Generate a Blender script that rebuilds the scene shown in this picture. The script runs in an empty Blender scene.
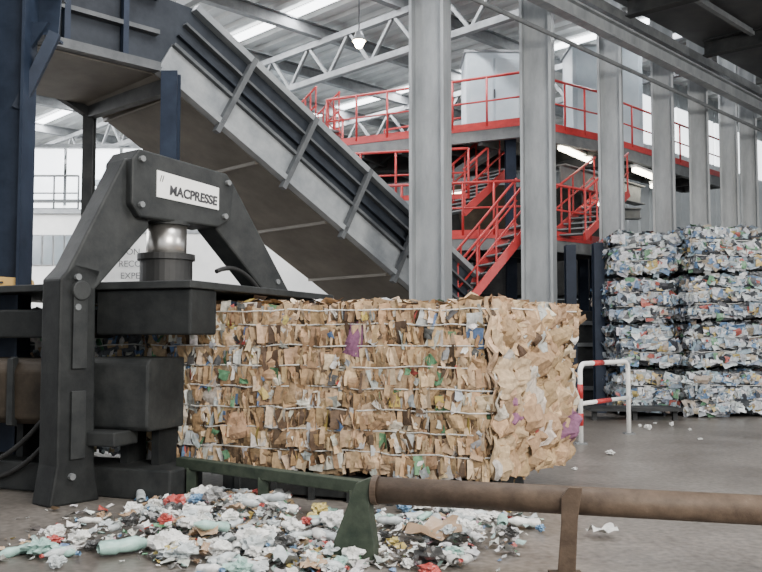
import bpy, math, random, bmesh
from mathutils import Vector, Matrix, noise
random.seed(7)
R=random
F=850.0; HZ=335.0; CH=1.5
pitch=math.atan((HZ-286)/F)
def W(px,py,Y):
    x=(px-381)/F; y=(286-py)/F
    c,s=math.cos(pitch),math.sin(pitch)
    d=Vector((x, c-s*y, s+c*y)); k=Y/d.y
    return Vector((d.x*k,Y,CH+d.z*k))
def G(px,py):
    x=(px-381)/F; y=(286-py)/F
    c,s=math.cos(pitch),math.sin(pitch)
    d=Vector((x, c-s*y, s+c*y)); k=-CH/d.z
    return Vector((d.x*k,d.y*k,0))
ZV=Vector((0,0,1))
U=Vector((.712,.702,0)); V=Vector((-.702,.712,0))
col=bpy.context.scene.collection
# ------------------------------------------------------------ materials
def pm(name,c1,c2,scale=4,rough=.6,metal=0,bump=.15,stretch=(1,1,1),emit=0,detail=6,c3=None,spec=None):
    m=bpy.data.materials.new(name); m.use_nodes=True
    nt=m.node_tree; b=nt.nodes['Principled BSDF']
    tc=nt.nodes.new('ShaderNodeTexCoord'); mp=nt.nodes.new('ShaderNodeMapping')
    mp.inputs['Scale'].default_value=stretch
    nz=nt.nodes.new('ShaderNodeTexNoise'); nz.inputs['Scale'].default_value=scale; nz.inputs['Detail'].default_value=detail
    nz.inputs['Roughness'].default_value=.65
    cr=nt.nodes.new('ShaderNodeValToRGB')
    cr.color_ramp.elements[0].position=.33; cr.color_ramp.elements[1].position=.67
    cr.color_ramp.elements[0].color=(*c1,1); cr.color_ramp.elements[1].color=(*c2,1)
    if c3:
        e=cr.color_ramp.elements.new(.78); e.color=(*c3,1)
    nt.links.new(tc.outputs['Object'],mp.inputs[0]); nt.links.new(mp.outputs[0],nz.inputs[0])
    nt.links.new(nz.outputs[0],cr.inputs[0]); nt.links.new(cr.outputs[0],b.inputs['Base Color'])
    b.inputs['Roughness'].default_value=rough; b.inputs['Metallic'].default_value=metal
    if spec is not None: b.inputs['Specular IOR Level'].default_value=spec
    if bump:
        bp=nt.nodes.new('ShaderNodeBump'); bp.inputs['Strength'].default_value=bump; bp.inputs['Distance'].default_value=.03
        nt.links.new(nz.outputs[0],bp.inputs['Height']); nt.links.new(bp.outputs[0],b.inputs['Normal'])
    if emit:
        nt.links.new(cr.outputs[0],b.inputs['Emission Color']); b.inputs['Emission Strength'].default_value=emit
    return m
def attr_mat(name,rough,var=.35,scale=25):
    m=bpy.data.materials.new(name); m.use_nodes=True
    nt=m.node_tree; b=nt.nodes['Principled BSDF']
    at=nt.nodes.new('ShaderNodeAttribute'); at.attribute_name='Col'
    tc=nt.nodes.new('ShaderNodeTexCoord')
    nz=nt.nodes.new('ShaderNodeTexNoise'); nz.inputs['Scale'].default_value=scale; nz.inputs['Detail'].default_value=4
    mr=nt.nodes.new('ShaderNodeMapRange'); mr.inputs[1].default_value=.3; mr.inputs[2].default_value=.7
    mr.inputs[3].default_value=1-var; mr.inputs[4].default_value=1+var*.4
    mx=nt.nodes.new('ShaderNodeVectorMath'); mx.operation='MULTIPLY'
    nt.links.new(tc.outputs['Object'],nz.inputs[0]); nt.links.new(nz.outputs[0],mr.inputs[0])
    nt.links.new(at.outputs['Color'],mx.inputs[0]); nt.links.new(mr.outputs[0],mx.inputs[1])
    nt.links.new(mx.outputs[0],b.inputs['Base Color'])
    bp=nt.nodes.new('ShaderNodeBump'); bp.inputs['Strength'].default_value=.3; bp.inputs['Distance'].default_value=.02
    nt.links.new(nz.outputs[0],bp.inputs['Height']); nt.links.new(bp.outputs[0],b.inputs['Normal'])
    b.inputs['Roughness'].default_value=rough
    return m
M={}
M['machine']=pm('machine_dark_paint',(.007,.008,.009),(.021,.023,.023),4,.6,0,.3,c3=(.062,.045,.033),spec=.25,detail=10)
M['machine_grey']=pm('machine_dusty_grey',(.012,.014,.015),(.034,.036,.036),4,.6,0,.25,c3=(.075,.06,.048),spec=.3,detail=10)
M['brownbox']=pm('machine_brown_dust',(.022,.017,.012),(.055,.042,.03),4,.7,0,.2,spec=.25)
M['steel']=pm('galvanised_steel',(.20,.215,.225),(.34,.355,.365),2.5,.5,.2,.06,(1,1,.3))
M['conv_light']=pm('conveyor_light_grey',(.16,.175,.19),(.30,.315,.32),2,.5,.2,.08)
M['conv_dark']=pm('conveyor_dark_blue_grey',(.010,.013,.019),(.028,.034,.044),2,.6,.1,.1,spec=.3)
M['conv_under']=pm('conveyor_underside',(.075,.067,.055),(.14,.127,.107),1.2,.65,.05,.08)
M['conv_rib']=pm('conveyor_grey_rib',(.05,.055,.06),(.10,.105,.11),3,.55,.1,.08)
M['blue']=pm('dark_blue_paint',(.008,.014,.028),(.020,.030,.052),3,.55,.1,.08,spec=.3)
M['red']=pm('red_rail_paint',(.33,.02,.022),(.47,.036,.034),5,.45,0,.03)
M['darkstruct']=pm('dark_structure',(.014,.016,.018),(.042,.043,.043),3,.65,.1,.1,spec=.3)
M['midstruct']=pm('mid_grey_structure',(.10,.108,.115),(.18,.188,.19),3,.6,.1,.1)
M['boxgrey']=pm('pale_blue_grey_panel',(.36,.43,.48),(.48,.54,.58),1.5,.5,.1,.04)
M['white']=pm('white_panel',(.68,.69,.68),(.82,.82,.80),1.2,.6,0,.03)
M['sign']=pm('white_sign',(.80,.80,.78),(.88,.88,.86),6,.45,0,.02)
M['ink']=pm('black_ink',(.02,.02,.025),(.04,.04,.045),6,.6,0,0)
M['chrome']=pm('chromed_rod',(.5,.48,.45),(.68,.66,.63),9,.3,.95,.02)
M['rustpipe']=pm('dusty_brown_pipe',(.045,.030,.021),(.105,.074,.052),6,.6,.05,.3,c3=(.20,.155,.12),spec=.3)
M['olive']=pm('olive_green_paint',(.018,.028,.020),(.05,.063,.045),7,.6,.05,.2,c3=(.12,.10,.08),spec=.3)
M['whitepaint']=pm('white_tube_paint',(.75,.75,.73),(.86,.86,.84),8,.4,0,.02)
M['wire']=pm('pale_tie_wire',(.42,.41,.38),(.78,.77,.74),4,.4,.1,0)
M['yellow']=pm('yellow_paint',(.55,.33,.09),(.68,.44,.15),5,.5,0,.05)
M['glass']=pm('window_pane',(.16,.19,.21),(.25,.29,.31),1,.15,0,0)
M['sky']=pm('translucent_roof_sheet',(.85,.9,.95),(1,1,1),1,.6,0,0,emit=8)
M['daywin']=pm('daylit_window',(.78,.84,.88),(.96,.98,1),.6,.6,0,0,emit=3.2)
M['tube']=pm('lit_tube',(1,.9,.7),(1,.95,.8),1,.5,0,0,emit=14)
M['bulb']=pm('lit_bulb',(1,.75,.45),(1,.85,.6),1,.5,0,0,emit=60)
M['cardcore']=pm('compressed_cardboard_core',(.035,.022,.013),(.20,.13,.075),14,.85,0,.8,(1,1,.4))
M['plasticcore']=pm('compressed_plastic_core',(.03,.033,.04),(.14,.15,.16),16,.6,0,.8)
M['card']=attr_mat('cardboard_scraps',.75)
M['plas']=attr_mat('plastic_scraps',.36)
M['rubber']=pm('black_rubber',(.008,.008,.008),(.02,.02,.02),5,.6,0,.05)
def floor_mat():
    m=pm('concrete_floor',(.088,.075,.064),(.215,.195,.175),.55,.36,0,.08,detail=12)
    nt=m.node_tree; b=nt.nodes['Principled BSDF']
    cr=[n for n in nt.nodes if n.type=='VALTORGB'][0]
    tc=[n for n in nt.nodes if n.type=='TEX_COORD'][0]
    n2=nt.nodes.new('ShaderNodeTexNoise'); n2.inputs['Scale'].default_value=18; n2.inputs['Detail'].default_value=8
    r2=nt.nodes.new('ShaderNodeMapRange'); r2.inputs[1].default_value=.3; r2.inputs[2].default_value=.65; r2.inputs[3].default_value=.5; r2.inputs[4].default_value=1.1
    mx=nt.nodes.new('ShaderNodeVectorMath'); mx.operation='MULTIPLY'
    nt.links.new(tc.outputs['Object'],n2.inputs[0]); nt.links.new(n2.outputs[0],r2.inputs[0])
    nt.links.new(cr.outputs[0],mx.inputs[0]); nt.links.new(r2.outputs[0],mx.inputs[1])
    nt.links.new(mx.outputs[0],b.inputs['Base Color'])
    return m
M['floor']=floor_mat()
M['roof']=pm('corrugated_roof',(.38,.39,.39),(.52,.53,.52),1,.6,.1,.05)
M['roofdark']=pm('dark_roof_sheet',(.05,.053,.056),(.10,.10,.10),1,.6,.2,.05)
M['wallpanel']=pm('ribbed_wall_panel',(.34,.37,.39),(.48,.51,.52),.8,.6,.1,.05)
M['wallfar']=pm('far_wall',(.26,.28,.29),(.40,.42,.43),.5,.7,0,.05)
# ------------------------------------------------------------ mesh builder
class MB:
    def __init__(s): s.v=[]; s.f=[]
    def add(s,vs,fs):
        o=len(s.v); s.v+= [Vector(v) for v in vs]; s.f+=[tuple(i+o for i in f) for f in fs]; return s
    def frame(s,p,ax,ay,az,sx,sy,sz):
        vs=[p+ax*(sx*i/2)+ay*(sy*j/2)+az*(sz*k/2) for k in(-1,1) for j in(-1,1) for i in(-1,1)]
        return s.add(vs,[(0,2,3,1),(4,5,7,6),(0,1,5,4),(2,6,7,3),(0,4,6,2),(1,3,7,5)])
    def box(s,c,sz,ang=0):
        ax=Vector((math.cos(ang),math.sin(ang),0)); ay=Vector((-math.sin(ang),math.cos(ang),0))
        return s.frame(Vector(c),ax,ay,ZV,*sz)
    def beam(s,p,q,w,h,side=None):
        p=Vector(p);q=Vector(q);d=(q-p); L=d.length; d.normalize()
        if side is None:
            side=d.cross(ZV)
            if side.length<.05: side=Vector((1,0,0))
        side=Vector(side).normalized(); up=side.cross(d).normalized()
        return s.frame((p+q)/2,d,side,up,L,w,h)
    def ibeam(s,p,q,w,h,t,side=None):
        p=Vector(p);q=Vector(q);d=(q-p).normalized()
        if side is None: side=d.cross(ZV)
        side=Vector(side).normalized(); up=side.cross(d).normalized()
        for k in(-1,1): s.beam(p+up*k*(h-t)/2,q+up*k*(h-t)/2,w,t,side)
        s.beam(p,q,t,h-2*t,side); return s
    def cyl(s,p,q,r,r2=None,n=20):
        p=Vector(p);q=Vector(q); r2=r if r2 is None else r2
        d=(q-p).normalized(); a=d.orthogonal().normalized(); b=d.cross(a)
        vs=[];fs=[]
        for i in range(n):
            t=2*math.pi*i/n; o=a*math.cos(t)+b*math.sin(t); vs+=[p+o*r,q+o*r2]
        for i in range(n):
            j=(i+1)%n; fs.append((2*i,2*j,2*j+1,2*i+1))
        fs.append(tuple(2*i for i in reversed(range(n)))); fs.append(tuple(2*i+1 for i in range(n)))
        return s.add(vs,fs)
    def sweep(s,pts,r,n=8,closed=False):
        pts=[Vector(p) for p in pts]; N=len(pts); vs=[];fs=[]; prev=None
        for i,p in enumerate(pts):
            if closed: d=pts[(i+1)%N]-pts[i-1]
            else: d=pts[min(i+1,N-1)]-pts[max(i-1,0)]
            d.normalize()
            if prev is None: a=d.orthogonal().normalized()
            else:
                a=prev-d*prev.dot(d)
                a=a.normalized() if a.length>1e-4 else d.orthogonal().normalized()
            prev=a; b=d.cross(a)
            for k in range(n):
                t=2*math.pi*k/n; vs.append(p+(a*math.cos(t)+b*math.sin(t))*r)
        M_=N if closed else N-1
        for i in range(M_):
            for k in range(n):
                k2=(k+1)%n; i2=(i+1)%N
                fs.append((i*n+k,i*n+k2,i2*n+k2,i2*n+k))
        if not closed:
            fs.append(tuple(reversed(range(n)))); fs.append(tuple((N-1)*n+k for k in range(n)))
        return s.add(vs,fs)
    def prism(s,poly,ext):
        n=len(poly); ext=Vector(ext); vs=[Vector(p) for p in poly]+[Vector(p)+ext for p in poly]
        fs=[tuple(reversed(range(n))),tuple(range(n,2*n))]+[(i,(i+1)%n,n+(i+1)%n,n+i) for i in range(n)]
        return s.add(vs,fs)
LOC={}
def finish(name,mb,mat,parent=None,bevel=0,smooth=False,label=None,cat=None,cols=None,kind=None,group=None,fix=True):
    xs=[v.x for v in mb.v];ys=[v.y for v in mb.v];zs=[v.z for v in mb.v]
    o=Vector(((min(xs)+max(xs))/2,(min(ys)+max(ys))/2,min(zs)))
    me=bpy.data.meshes.new(name); me.from_pydata([v-o for v in mb.v],[],mb.f)
    if cols:
        ca=me.color_attributes.new('Col','FLOAT_COLOR','POINT')
        flat=[]
        for c in cols: flat+= [c[0],c[1],c[2],1]
        ca.data.foreach_set('color',flat)
    me.materials.append(M[mat] if isinstance(mat,str) else mat)
    if fix and not cols:
        bm=bmesh.new(); bm.from_mesh(me); bmesh.ops.recalc_face_normals(bm,faces=bm.faces); bm.to_mesh(me); bm.free()
    ob=bpy.data.objects.new(name,me); col.objects.link(ob)
    if smooth:
        for p in me.polygons: p.use_smooth= len(p.vertices)<=4
    if bevel:
        b=ob.modifiers.new('b','BEVEL'); b.width=bevel; b.segments=2; b.limit_method='ANGLE'
    if parent is not None:
        ob.parent=parent; ob.location=o-LOC[parent.name]
    else: ob.location=o
    LOC[ob.name]=o
    if label: ob['label']=label
    if cat: ob['category']=cat
    if kind: ob['kind']=kind
    if group: ob['group']=group
    return ob
def thing(name,loc,label,cat,group=None,kind=None):
    e=bpy.data.objects.new(name,None); e.empty_display_size=.2; col.objects.link(e); e.location=Vector(loc); LOC[e.name]=Vector(loc)
    e['label']=label; e['category']=cat
    if group: e['group']=group
    if kind: e['kind']=kind
    return e
def text(name,body,size,loc,xax,parent,mat='ink',label=None,sx=1.0,bold=0):
    cu=bpy.data.curves.new(name,'FONT'); cu.body=body; cu.size=size; cu.extrude=.003; cu.align_x='CENTER'; cu.align_y='CENTER'; cu.offset=bold
    cu.materials.append(M[mat])
    tmp=bpy.data.objects.new(name,cu); col.objects.link(tmp)
    bpy.context.view_layer.update()
    me=bpy.data.meshes.new_from_object(tmp.evaluated_get(bpy.context.evaluated_depsgraph_get()))
    bpy.data.objects.remove(tmp)
    if not me.materials: me.materials.append(M[mat])
    ob=bpy.data.objects.new(name,me); col.objects.link(ob)
    x=Vector(xax).normalized(); n=x.cross(ZV)
    up=n.cross(x).normalized()
    m=Matrix((x*sx,up,n)).transposed().to_4x4(); m.translation=Vector(loc)-LOC[parent.name]
    ob.parent=parent; ob.matrix_local=m
    return ob
# ------------------------------------------------------------ shell
mb=MB().add([(-40,-6,0),(45,-6,0),(45,60,0),(-40,60,0)],[(0,1,2,3)])
finish('floor',mb,'floor',kind='structure',label='dusty grey-brown concrete floor',cat='floor')
C0=Vector((.807,14,0))
def UV(u,v,z=0): 
    p=C0+U*u+V*v; return Vector((p.x,p.y,z))
def corr(v0,v1,u0,u1):
    vs=[];fs=[];n=0;k=0;u=u0
    while u<u1:
        z=10.0+(.09 if k%4 in(0,1) else 0)
        vs+=[UV(u,v0,z),UV(u,v1,z)]
        if n: fs.append((2*n-2,2*n-1,2*n+1,2*n))
        n+=1; u+=(.22 if k%2==0 else .06); k+=1
    return finish('ceiling',MB().add(vs,fs),'roof',kind='structure',label='corrugated metal roof underside',cat='ceiling',fix=False)
corr(-.2,42,-26,32); corr(-14,-.2,-26,-3)
i=0
SK=(-11.6,-4.0,3.4,10.5)
for s in SK:
    mb=MB().frame(UV(s,20,9.95),U,V,ZV,.34,40,.04)
    i+=1
    finish('window_%d'%i,mb,'sky',kind='structure',label='long translucent rooflight strip',cat='window')
for j,v in enumerate([2,5,8,11,14,17,20,24,28,33,38]):
    mb=MB().ibeam(UV(-26,v,9.75),UV(30,v,9.75),.2,.34,.03)
    finish('roof_purlin',mb,'midstruct',label='grey steel roof purlin under the corrugated sheets',cat='beam',group='roof purlins')
def truss(p,q,h,nseg,mat,name,lab):
    mb=MB(); p=Vector(p);q=Vector(q)
    mb.beam(p,q,.16,.16); mb.beam(p-ZV*h,q-ZV*h,.16,.16)
    for i in range(nseg):
        a=p.lerp(q,i/nseg); b=p.lerp(q,(i+1)/nseg); m=(a+b)/2
        mb.beam(a,m-ZV*h,.08,.08); mb.beam(m-ZV*h,b,.08,.08)
    return finish(name,mb,mat,label=lab,cat='truss',group='roof trusses')
for u in (-14,-8.2,-1.0,4.5,11):
    truss(UV(u,0.3,9.5),UV(u,40,9.5),1.0,24,'midstruct','roof_truss','grey steel lattice roof truss')
def panelwall(name,p,q,z0,z1,mat,step=.35,lab='',kind='structure'):
    p=Vector(p);q=Vector(q);L=(q-p).length;d=(q-p)/L;nn=Vector((d.y,-d.x,0)); vs=[];fs=[];t=0;k=0;n=0
    while t<=L:
        o=nn*(.05 if k%4 in(0,1) else 0); a=p+d*t+o
        vs+=[Vector((a.x,a.y,z0)),Vector((a.x,a.y,z1))]
        if n: fs.append((2*n-2,2*n,2*n+1,2*n-1))
        n+=1;k+=1;t+=step*(.8 if k%2 else .2)
    return finish(name,MB().add(vs,fs),mat,kind=kind,label=lab,cat='wall',fix=False)
panelwall('wall_back',(-40,44,0),(30,44,0),0,10,'wallfar',lab='distant grey ribbed hall wall')
i=10
for x in range(-26,10,4):
    i+=1
    mb=MB().box((x,43.85,5.9),(3.5,.08,4.6))
    finish('window_%d'%i,mb,'daywin',kind='structure',label='daylit translucent wall window',cat='window')
panelwall('wall_left',(-24,31,0),(-7.4,31,0),0,4.4,'wallfar',lab='grey ribbed wall below the daylit glazing')
for j in range(8):
    i+=1
    finish('window_%d'%i,MB().box((-22.9+j*2.05,31,6.4),(1.92,.06,3.9)),'daywin',kind='structure',label='tall daylit glazing panel in the side wall',cat='window')
for j,z in enumerate((4.4,6.4,8.45)):
    finish('trim_%d'%j,MB().box((-15.7,30.95,z),(16.6,.12,.12)),'midstruct',kind='structure',label='grey glazing transom',cat='trim')
panelwall('wall_right',UV(10.5,3.8),UV(30,3.8),0,7.6,'wallpanel',lab='pale ribbed side wall panels')
panelwall('wall_right_upper',UV(10.5,3.8),UV(30,3.8),9.2,10,'wallpanel',lab='pale ribbed wall above clerestory')
for j in range(6):
    i+=1
    mb=MB().frame(UV(12+j*3,3.8,8.4),U,V,ZV,2.8,.08,1.55)
    finish('window_%d'%i,mb,'daywin',kind='structure',label='daylit clerestory window',cat='window')
mb=MB().add([UV(-1,-.6,8.35),UV(30,-.6,8.35),UV(30,-14,8.0),UV(4,-14,8.0)],[(0,1,2,3)])
finish('ceiling',mb,'roofdark',kind='structure',label='dark sheet roof of the side bay',cat='ceiling',fix=False)
for u in (5,8.5,12,15.5,19,22.5):
    mb=MB().ibeam(UV(u,-.9,8.1),UV(u,-13,7.8),.22,.36,.03)
    finish('roof_rafter',mb,'darkstruct',label='dark steel rafter of the side bay roof',cat='beam',group='side bay rafters')
for v in (-2,-4,-6,-8,-10,-12):
    mb=MB().beam(UV(2,v,8.2),UV(28,v,8.2),.1,.12)
    finish('roof_purlin',mb,'midstruct',label='thin grey purlin of the side bay roof',cat='beam',group='roof purlins')
# ------------------------------------------------------------ columns
cols_=[(431,14.0,.60),(540,16.2,.60),(614,18.1,.50),(667,19.8,.5),(703,21.2,.48),(733,22.5,.46),(753,23.9,.46)]
cp=[]
for px,Y,w in cols_:
    b=W(px,335,Y); b.z=0; cp.append(b)
    t=thing('steel_column',b,'tall galvanised steel H-section column','column',group='row of steel columns')
    top=9.9
    mb=MB().ibeam(b,b+ZV*top,w*.75,w,.05,side=Vector((.36,.93,0)))
    finish('column_shaft',mb,'steel',t)
    finish('base_plate',MB().box(b+ZV*.03,(w*1.3,w*1.3,.06)),'midstruct',t)
def along(t,off,z):
    a=cp[0]; b=cp[-1]; p=a.lerp(b,t)+Vector((.702,-.712,0))*off; return Vector((p.x,p.y,z))
mb=MB().ibeam(along(-.15,.62,7.75),along(1.3,.62,7.75),.22,.34,.04)
finish('runway_beam',mb,'steel',label='long grey runway beam fixed along the columns',cat='beam')
mb=MB().sweep([along(-.15,.6,7.1),along(1.3,.6,7.1)],.045)
finish('overhead_pipe',mb,'midstruct',label='long grey pipe running along the columns',cat='pipe')
mb=MB().beam(along(-.1,.62,8.15),along(1.3,.62,8.15),.12,.2)
finish('cable_tray',mb,'midstruct',label='grey cable tray above the runway beam',cat='cable tray')
# ------------------------------------------------------------ scraps
def scrapset(mb,cl,origin,du,dv,nn,lu,lv,count,su,sv,pal,yaw=0,depth=(.0,.05),disp=None,roll=.3,curl=.02,rect=.3,rows=0,tilt=.25,bend=0):
    for _ in range(count):
        a=R.random()*lu; b=R.random()*lv
        if rows: b=(R.randrange(rows)+.5+R.gauss(0,.14))*lv/rows
        w=R.uniform(*su)*.5; h=R.uniform(*sv)*.5
        p=origin+du*a+dv*b
        if disp: p=p+disp(p)
        p=p+nn*R.uniform(*depth)
        ya=R.uniform(-yaw,yaw); ro=R.gauss(0,roll)
        x=du*math.cos(ya)+nn*math.sin(ya); n2=nn*math.cos(ya)-du*math.sin(ya)
        ti=R.gauss(0,tilt); y=dv*math.cos(ti)+n2*math.sin(ti)
        x2=x*math.cos(ro)+y*math.sin(ro); y2=y*math.cos(ro)-x*math.sin(ro)
        o=len(mb.v); c=pal(p) if pal.__code__.co_argcount else pal()
        bd=R.uniform(-1,1)*bend
        for j in(-1,0,1):
            for i in(-1,0,1):
                jit=R.uniform(-1,1)*curl-bd*abs(i)-bend*.35*abs(j)
                mb.v.append(p+x2*(i*w*(1+R.uniform(-rect,rect)))+y2*(j*h*(1+R.uniform(-rect,rect)))+n2*jit)
                q=R.uniform(.86,1.08); cl.append((c[0]*q,c[1]*q,c[2]*q))
        for j in range(2):
            for i in range(2):
                k=o+j*3+i; mb.f.append((k,k+1,k+4,k+3))
def draped(mb,cl,origin,du,dv,nn,lu,lv,count,su,pal,disp,lift=.05,cr=.035,N=8,over=.04):
    for s in range(count):
        w=R.uniform(*su); h=R.uniform(*su)*R.uniform(.7,1.3)
        a0=R.uniform(-over,lu+over); b0=R.uniform(.02,lv-.02); ro=R.uniform(-.6,.6); c=pal(origin) if pal.__code__.co_argcount else pal()
        lf=R.uniform(.0,lift); sd=R.random()*50; o=len(mb.v); ca,sa=math.cos(ro),math.sin(ro)
        for j in range(N):
            for i in range(N):
                x=(i/(N-1)-.5)*w; y=(j/(N-1)-.5)*h
                ed=max(abs(i/(N-1)-.5),abs(j/(N-1)-.5))*2
                x+=.02*noise.noise(Vector((y*9,sd,0))); y+=.02*noise.noise(Vector((x*9,sd,5)))
                aa=a0+x*ca-y*sa; bb=b0+x*sa+y*ca
                aa=max(-over,min(lu+over,aa)); bb=max(-.01,min(lv+.03,bb))
                p=origin+du*aa+dv*bb
                n1=abs(noise.noise(Vector((aa*4,bb*4,sd))))*cr*2+abs(noise.noise(Vector((aa*11,bb*11,sd))))*cr
                p=p+disp(p)+nn*(lf+n1-.03*ed**3)
                mb.v.append(p)
                q=R.uniform(.86,1.04); cl.append((c[0]*q,c[1]*q,c[2]*q))
        for j in range(N-1):
            for i in range(N-1):
                k=o+j*N+i; mb.f.append((k,k+1,k+N+1,k+N))
def wpick(tab,lo=.72):
    tot=sum(t[0] for t in tab)
    def f():
        r=R.random()*tot
        for w,c in tab:
            r-=w
            if r<=0: break
        s=R.uniform(lo,1.12)
        return tuple(max(0,x*s*R.uniform(.96,1.04)) for x in c)
    return f
PAL_CARD0=wpick([(30,(.44,.29,.16)),(24,(.55,.385,.235)),(15,(.30,.185,.095)),(10,(.62,.47,.32)),(7,(.70,.66,.58)),(8,(.10,.06,.035)),(3.5,(.40,.42,.42)),(.7,(.45,.08,.07)),(1.0,(.12,.25,.13)),(.8,(.10,.16,.30)),(.7,(.5,.38,.1))])
PAL_SHEET=wpick([(40,(.44,.29,.165)),(26,(.54,.38,.235)),(12,(.32,.20,.11)),(5,(.62,.56,.46)),(2,(.40,.40,.38)),(1.2,(.25,.10,.18))])
PAL_MIX=wpick([(18,(.45,.33,.2)),(18,(.68,.66,.62)),(12,(.42,.45,.47)),(9,(.10,.10,.10)),(2,(.45,.1,.08)),(3.5,(.12,.28,.15)),(3,(.12,.2,.36)),(2,(.55,.44,.15))])
def PAL_CARD(p):
    if p.x<-1.25 and R.random()<min(.7,(-1.25-p.x)*.9): return PAL_MIX()
    return PAL_CARD0()
PAL_PLAS=wpick([(30,(.50,.53,.555)),(18,(.70,.72,.73)),(12,(.26,.32,.39)),(8,(.12,.21,.36)),(7,(.36,.47,.54)),(3,(.42,.12,.10)),(4,(.14,.28,.17)),(3,(.52,.40,.16)),(14,(.045,.05,.06)),(8,(.38,.32,.25))])
PAL_LIT=wpick([(38,(.70,.70,.68)),(18,(.52,.54,.54)),(8,(.36,.50,.46)),(10,(.40,.28,.18)),(2.5,(.48,.10,.08)),(2.5,(.14,.24,.40)),(2.5,(.12,.30,.16)),(2,(.6,.46,.14)),(14,(.09,.085,.08)),(2,(.55,.34,.38))])
def bale(name,pl,z0,z1,rows,label,core,scr_mat,pal,dens,su,sv,amp,ws,group=None,faces=(0,1,2,3),yaw=.9,endbig=False,noi=.05,cat='bale',card=False,wr=.007,wo=.05):
    pl=[Vector((p[0],p[1],0)) for p in pl]; c=sum(pl,Vector())/4
    t=thing(name,(c.x,c.y,z0),label,cat,group)
    def disp(p):
        d=(Vector((p.x,p.y,0))-c).normalized()
        hh_=min(1,max(0,(p.z-z0)/(z1-z0)))
        f=abs(math.sin(math.pi*rows*(p.z-z0)/(z1-z0)))**.5
        g=math.sin(math.pi*hh_)**.6
        nv=noise.noise_vector(p*2.3)*1.1+noise.noise_vector(p*9)*.4
        r=d*(amp*f+amp*.9*g-.03)+nv*noi
        if endbig:
            k=min(1,max(0,(p.x-1.0)/.8)); r=r+Vector((.16,.03,0))*k*(hh_-.35)*1.1
        return r
    mb=MB(); NU,NV=28,rows*4
    def grid(A,B,C_,D,nu,nv):
        o=len(mb.v)
        for j in range(nv+1):
            for i in range(nu+1):
                p=A.lerp(B,i/nu).lerp(D.lerp(C_,i/nu),j/nv); mb.v.append(p+disp(p))
        for j in range(nv):
            for i in range(nu):
                k=o+j*(nu+1)+i; mb.f.append((k,k+1,k+nu+2,k+nu+1))
    up=Vector((0,0,z1)); lo=Vector((0,0,z0))
    for i in range(4):
        a,b=pl[i],pl[(i+1)%4]; grid(a+lo,b+lo,b+up,a+up,NU,NV)
    grid(pl[0]+up,pl[1]+up,pl[2]+up,pl[3]+up,NU,NU)
    grid(pl[3]+lo,pl[2]+lo,pl[1]+lo,pl[0]+lo,4,4)
    finish('bale_core',mb,core,t,fix=False)
    sm=MB(); cl=[]; H=z1-z0
    for i in faces:
        a,b=pl[i],pl[(i+1)%4]; L=(b-a).length; du=(b-a)/L; nn=Vector((du.y,-du.x,0))
        if endbig and i==1:
            draped(sm,cl,a+lo,du,ZV,nn,L,H,70,(.22,.62),PAL_SHEET,disp,.08,.075,9)
            draped(sm,cl,a+lo,du,ZV,nn,L,H,80,(.07,.2),PAL_CARD0,disp,.10,.03,5)
            scrapset(sm,cl,a+lo,du,ZV,nn,L,H,300,(.03,.13),(.04,.16),PAL_CARD0,.8,(.0,.09),disp,.8,.015,.3,0,.4,.01)
        elif card:
            scrapset(sm,cl,a+lo,du,ZV,nn,L,H,int(190*L*H),(.07,.17),(H/rows*.7,H/rows*1.0),pal,.55,(-.02,.03),disp,.14,.008,.12,rows,.15,.025)
            scrapset(sm,cl,a+lo,du,ZV,nn,L,H,int(230*L*H),(.02,.07),(H/rows*.35,H/rows*.9),pal,1.1,(-.02,.035),disp,.25,.008,.2,rows,.2,.01)
            draped(sm,cl,a+lo,du,ZV,nn,L,H,int(13*L*H),(.12,.30),PAL_SHEET,disp,.03,.025,6,.0)
            scrapset(sm,cl,a+lo,du,ZV,nn,L,H,int(30*L*H),(.03,.11),(.04,.12),PAL_MIX,.5,(.02,.05),disp,.7,.012,.3,0,.3,.01)
        else:
            scrapset(sm,cl,a+lo,du,ZV,nn,L,H,int(dens*L*H),su,sv,pal,yaw,(-.02,.03),disp,.25,.012,.22,rows if cat=='bale' else 0,.3,.015)
    du=(pl[1]-pl[0]); L=du.length; du/=L; dv=(pl[3]-pl[0]); L2=dv.length; dv/=L2
    scrapset(sm,cl,pl[0]+up,du,dv,ZV,L,L2,int(dens*L*L2*.35),(.06,.18),(.05,.18),pal,.4,(-.01,.035),disp,1.0,.014,.2,0,.25,.01)
    s=finish('compressed_scraps',sm,scr_mat,t,cols=cl,fix=False); s['kind']='stuff'
    for k in ws:
        z=z0+H*k/rows
        pts=[]
        for i in range(4):
            a,b=pl[i],pl[(i+1)%4]; L=(b-a).length; n=max(4,int(L/.14)); du=(b-a)/L; nn=Vector((du.y,-du.x,0))
            for j in range(n):
                p=a.lerp(b,j/n)+ZV*z; dd=disp(p); dd.z*=.3
                pts.append(p+dd+nn*(wo+(.03 if endbig and i==1 else 0)+R.uniform(-.018,.004))+ZV*R.uniform(-.010,.010))
        finish('tie_wire',MB().sweep(pts,wr,5,True),'wire',t)
    return t
Q0=Vector((-1.72,7.6,0)); E1=Vector((-.94,.342,0)); E2=Vector((.342,.94,0))
def A(a,b,z=0): 
    p=Q0+E1*a+E2*b; return Vector((p.x,p.y,z))
FL=A(.9,.74); FR=Vector((.90,7.46,0)); BR=Vector((1.82,8.6,0)); BL=A(.9,2.3)
bale('cardboard_bale',[FL,FR,BR,BL],.24,1.79,8,'huge brown compressed cardboard bale tied with pale wires','cardcore','card',PAL_CARD,300,(.03,.10),(.08,.19),.04,(1,2,3,4,5,6,7,7.7),endbig=True,card=True,wr=.006,wo=.060,noi=.05)
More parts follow.
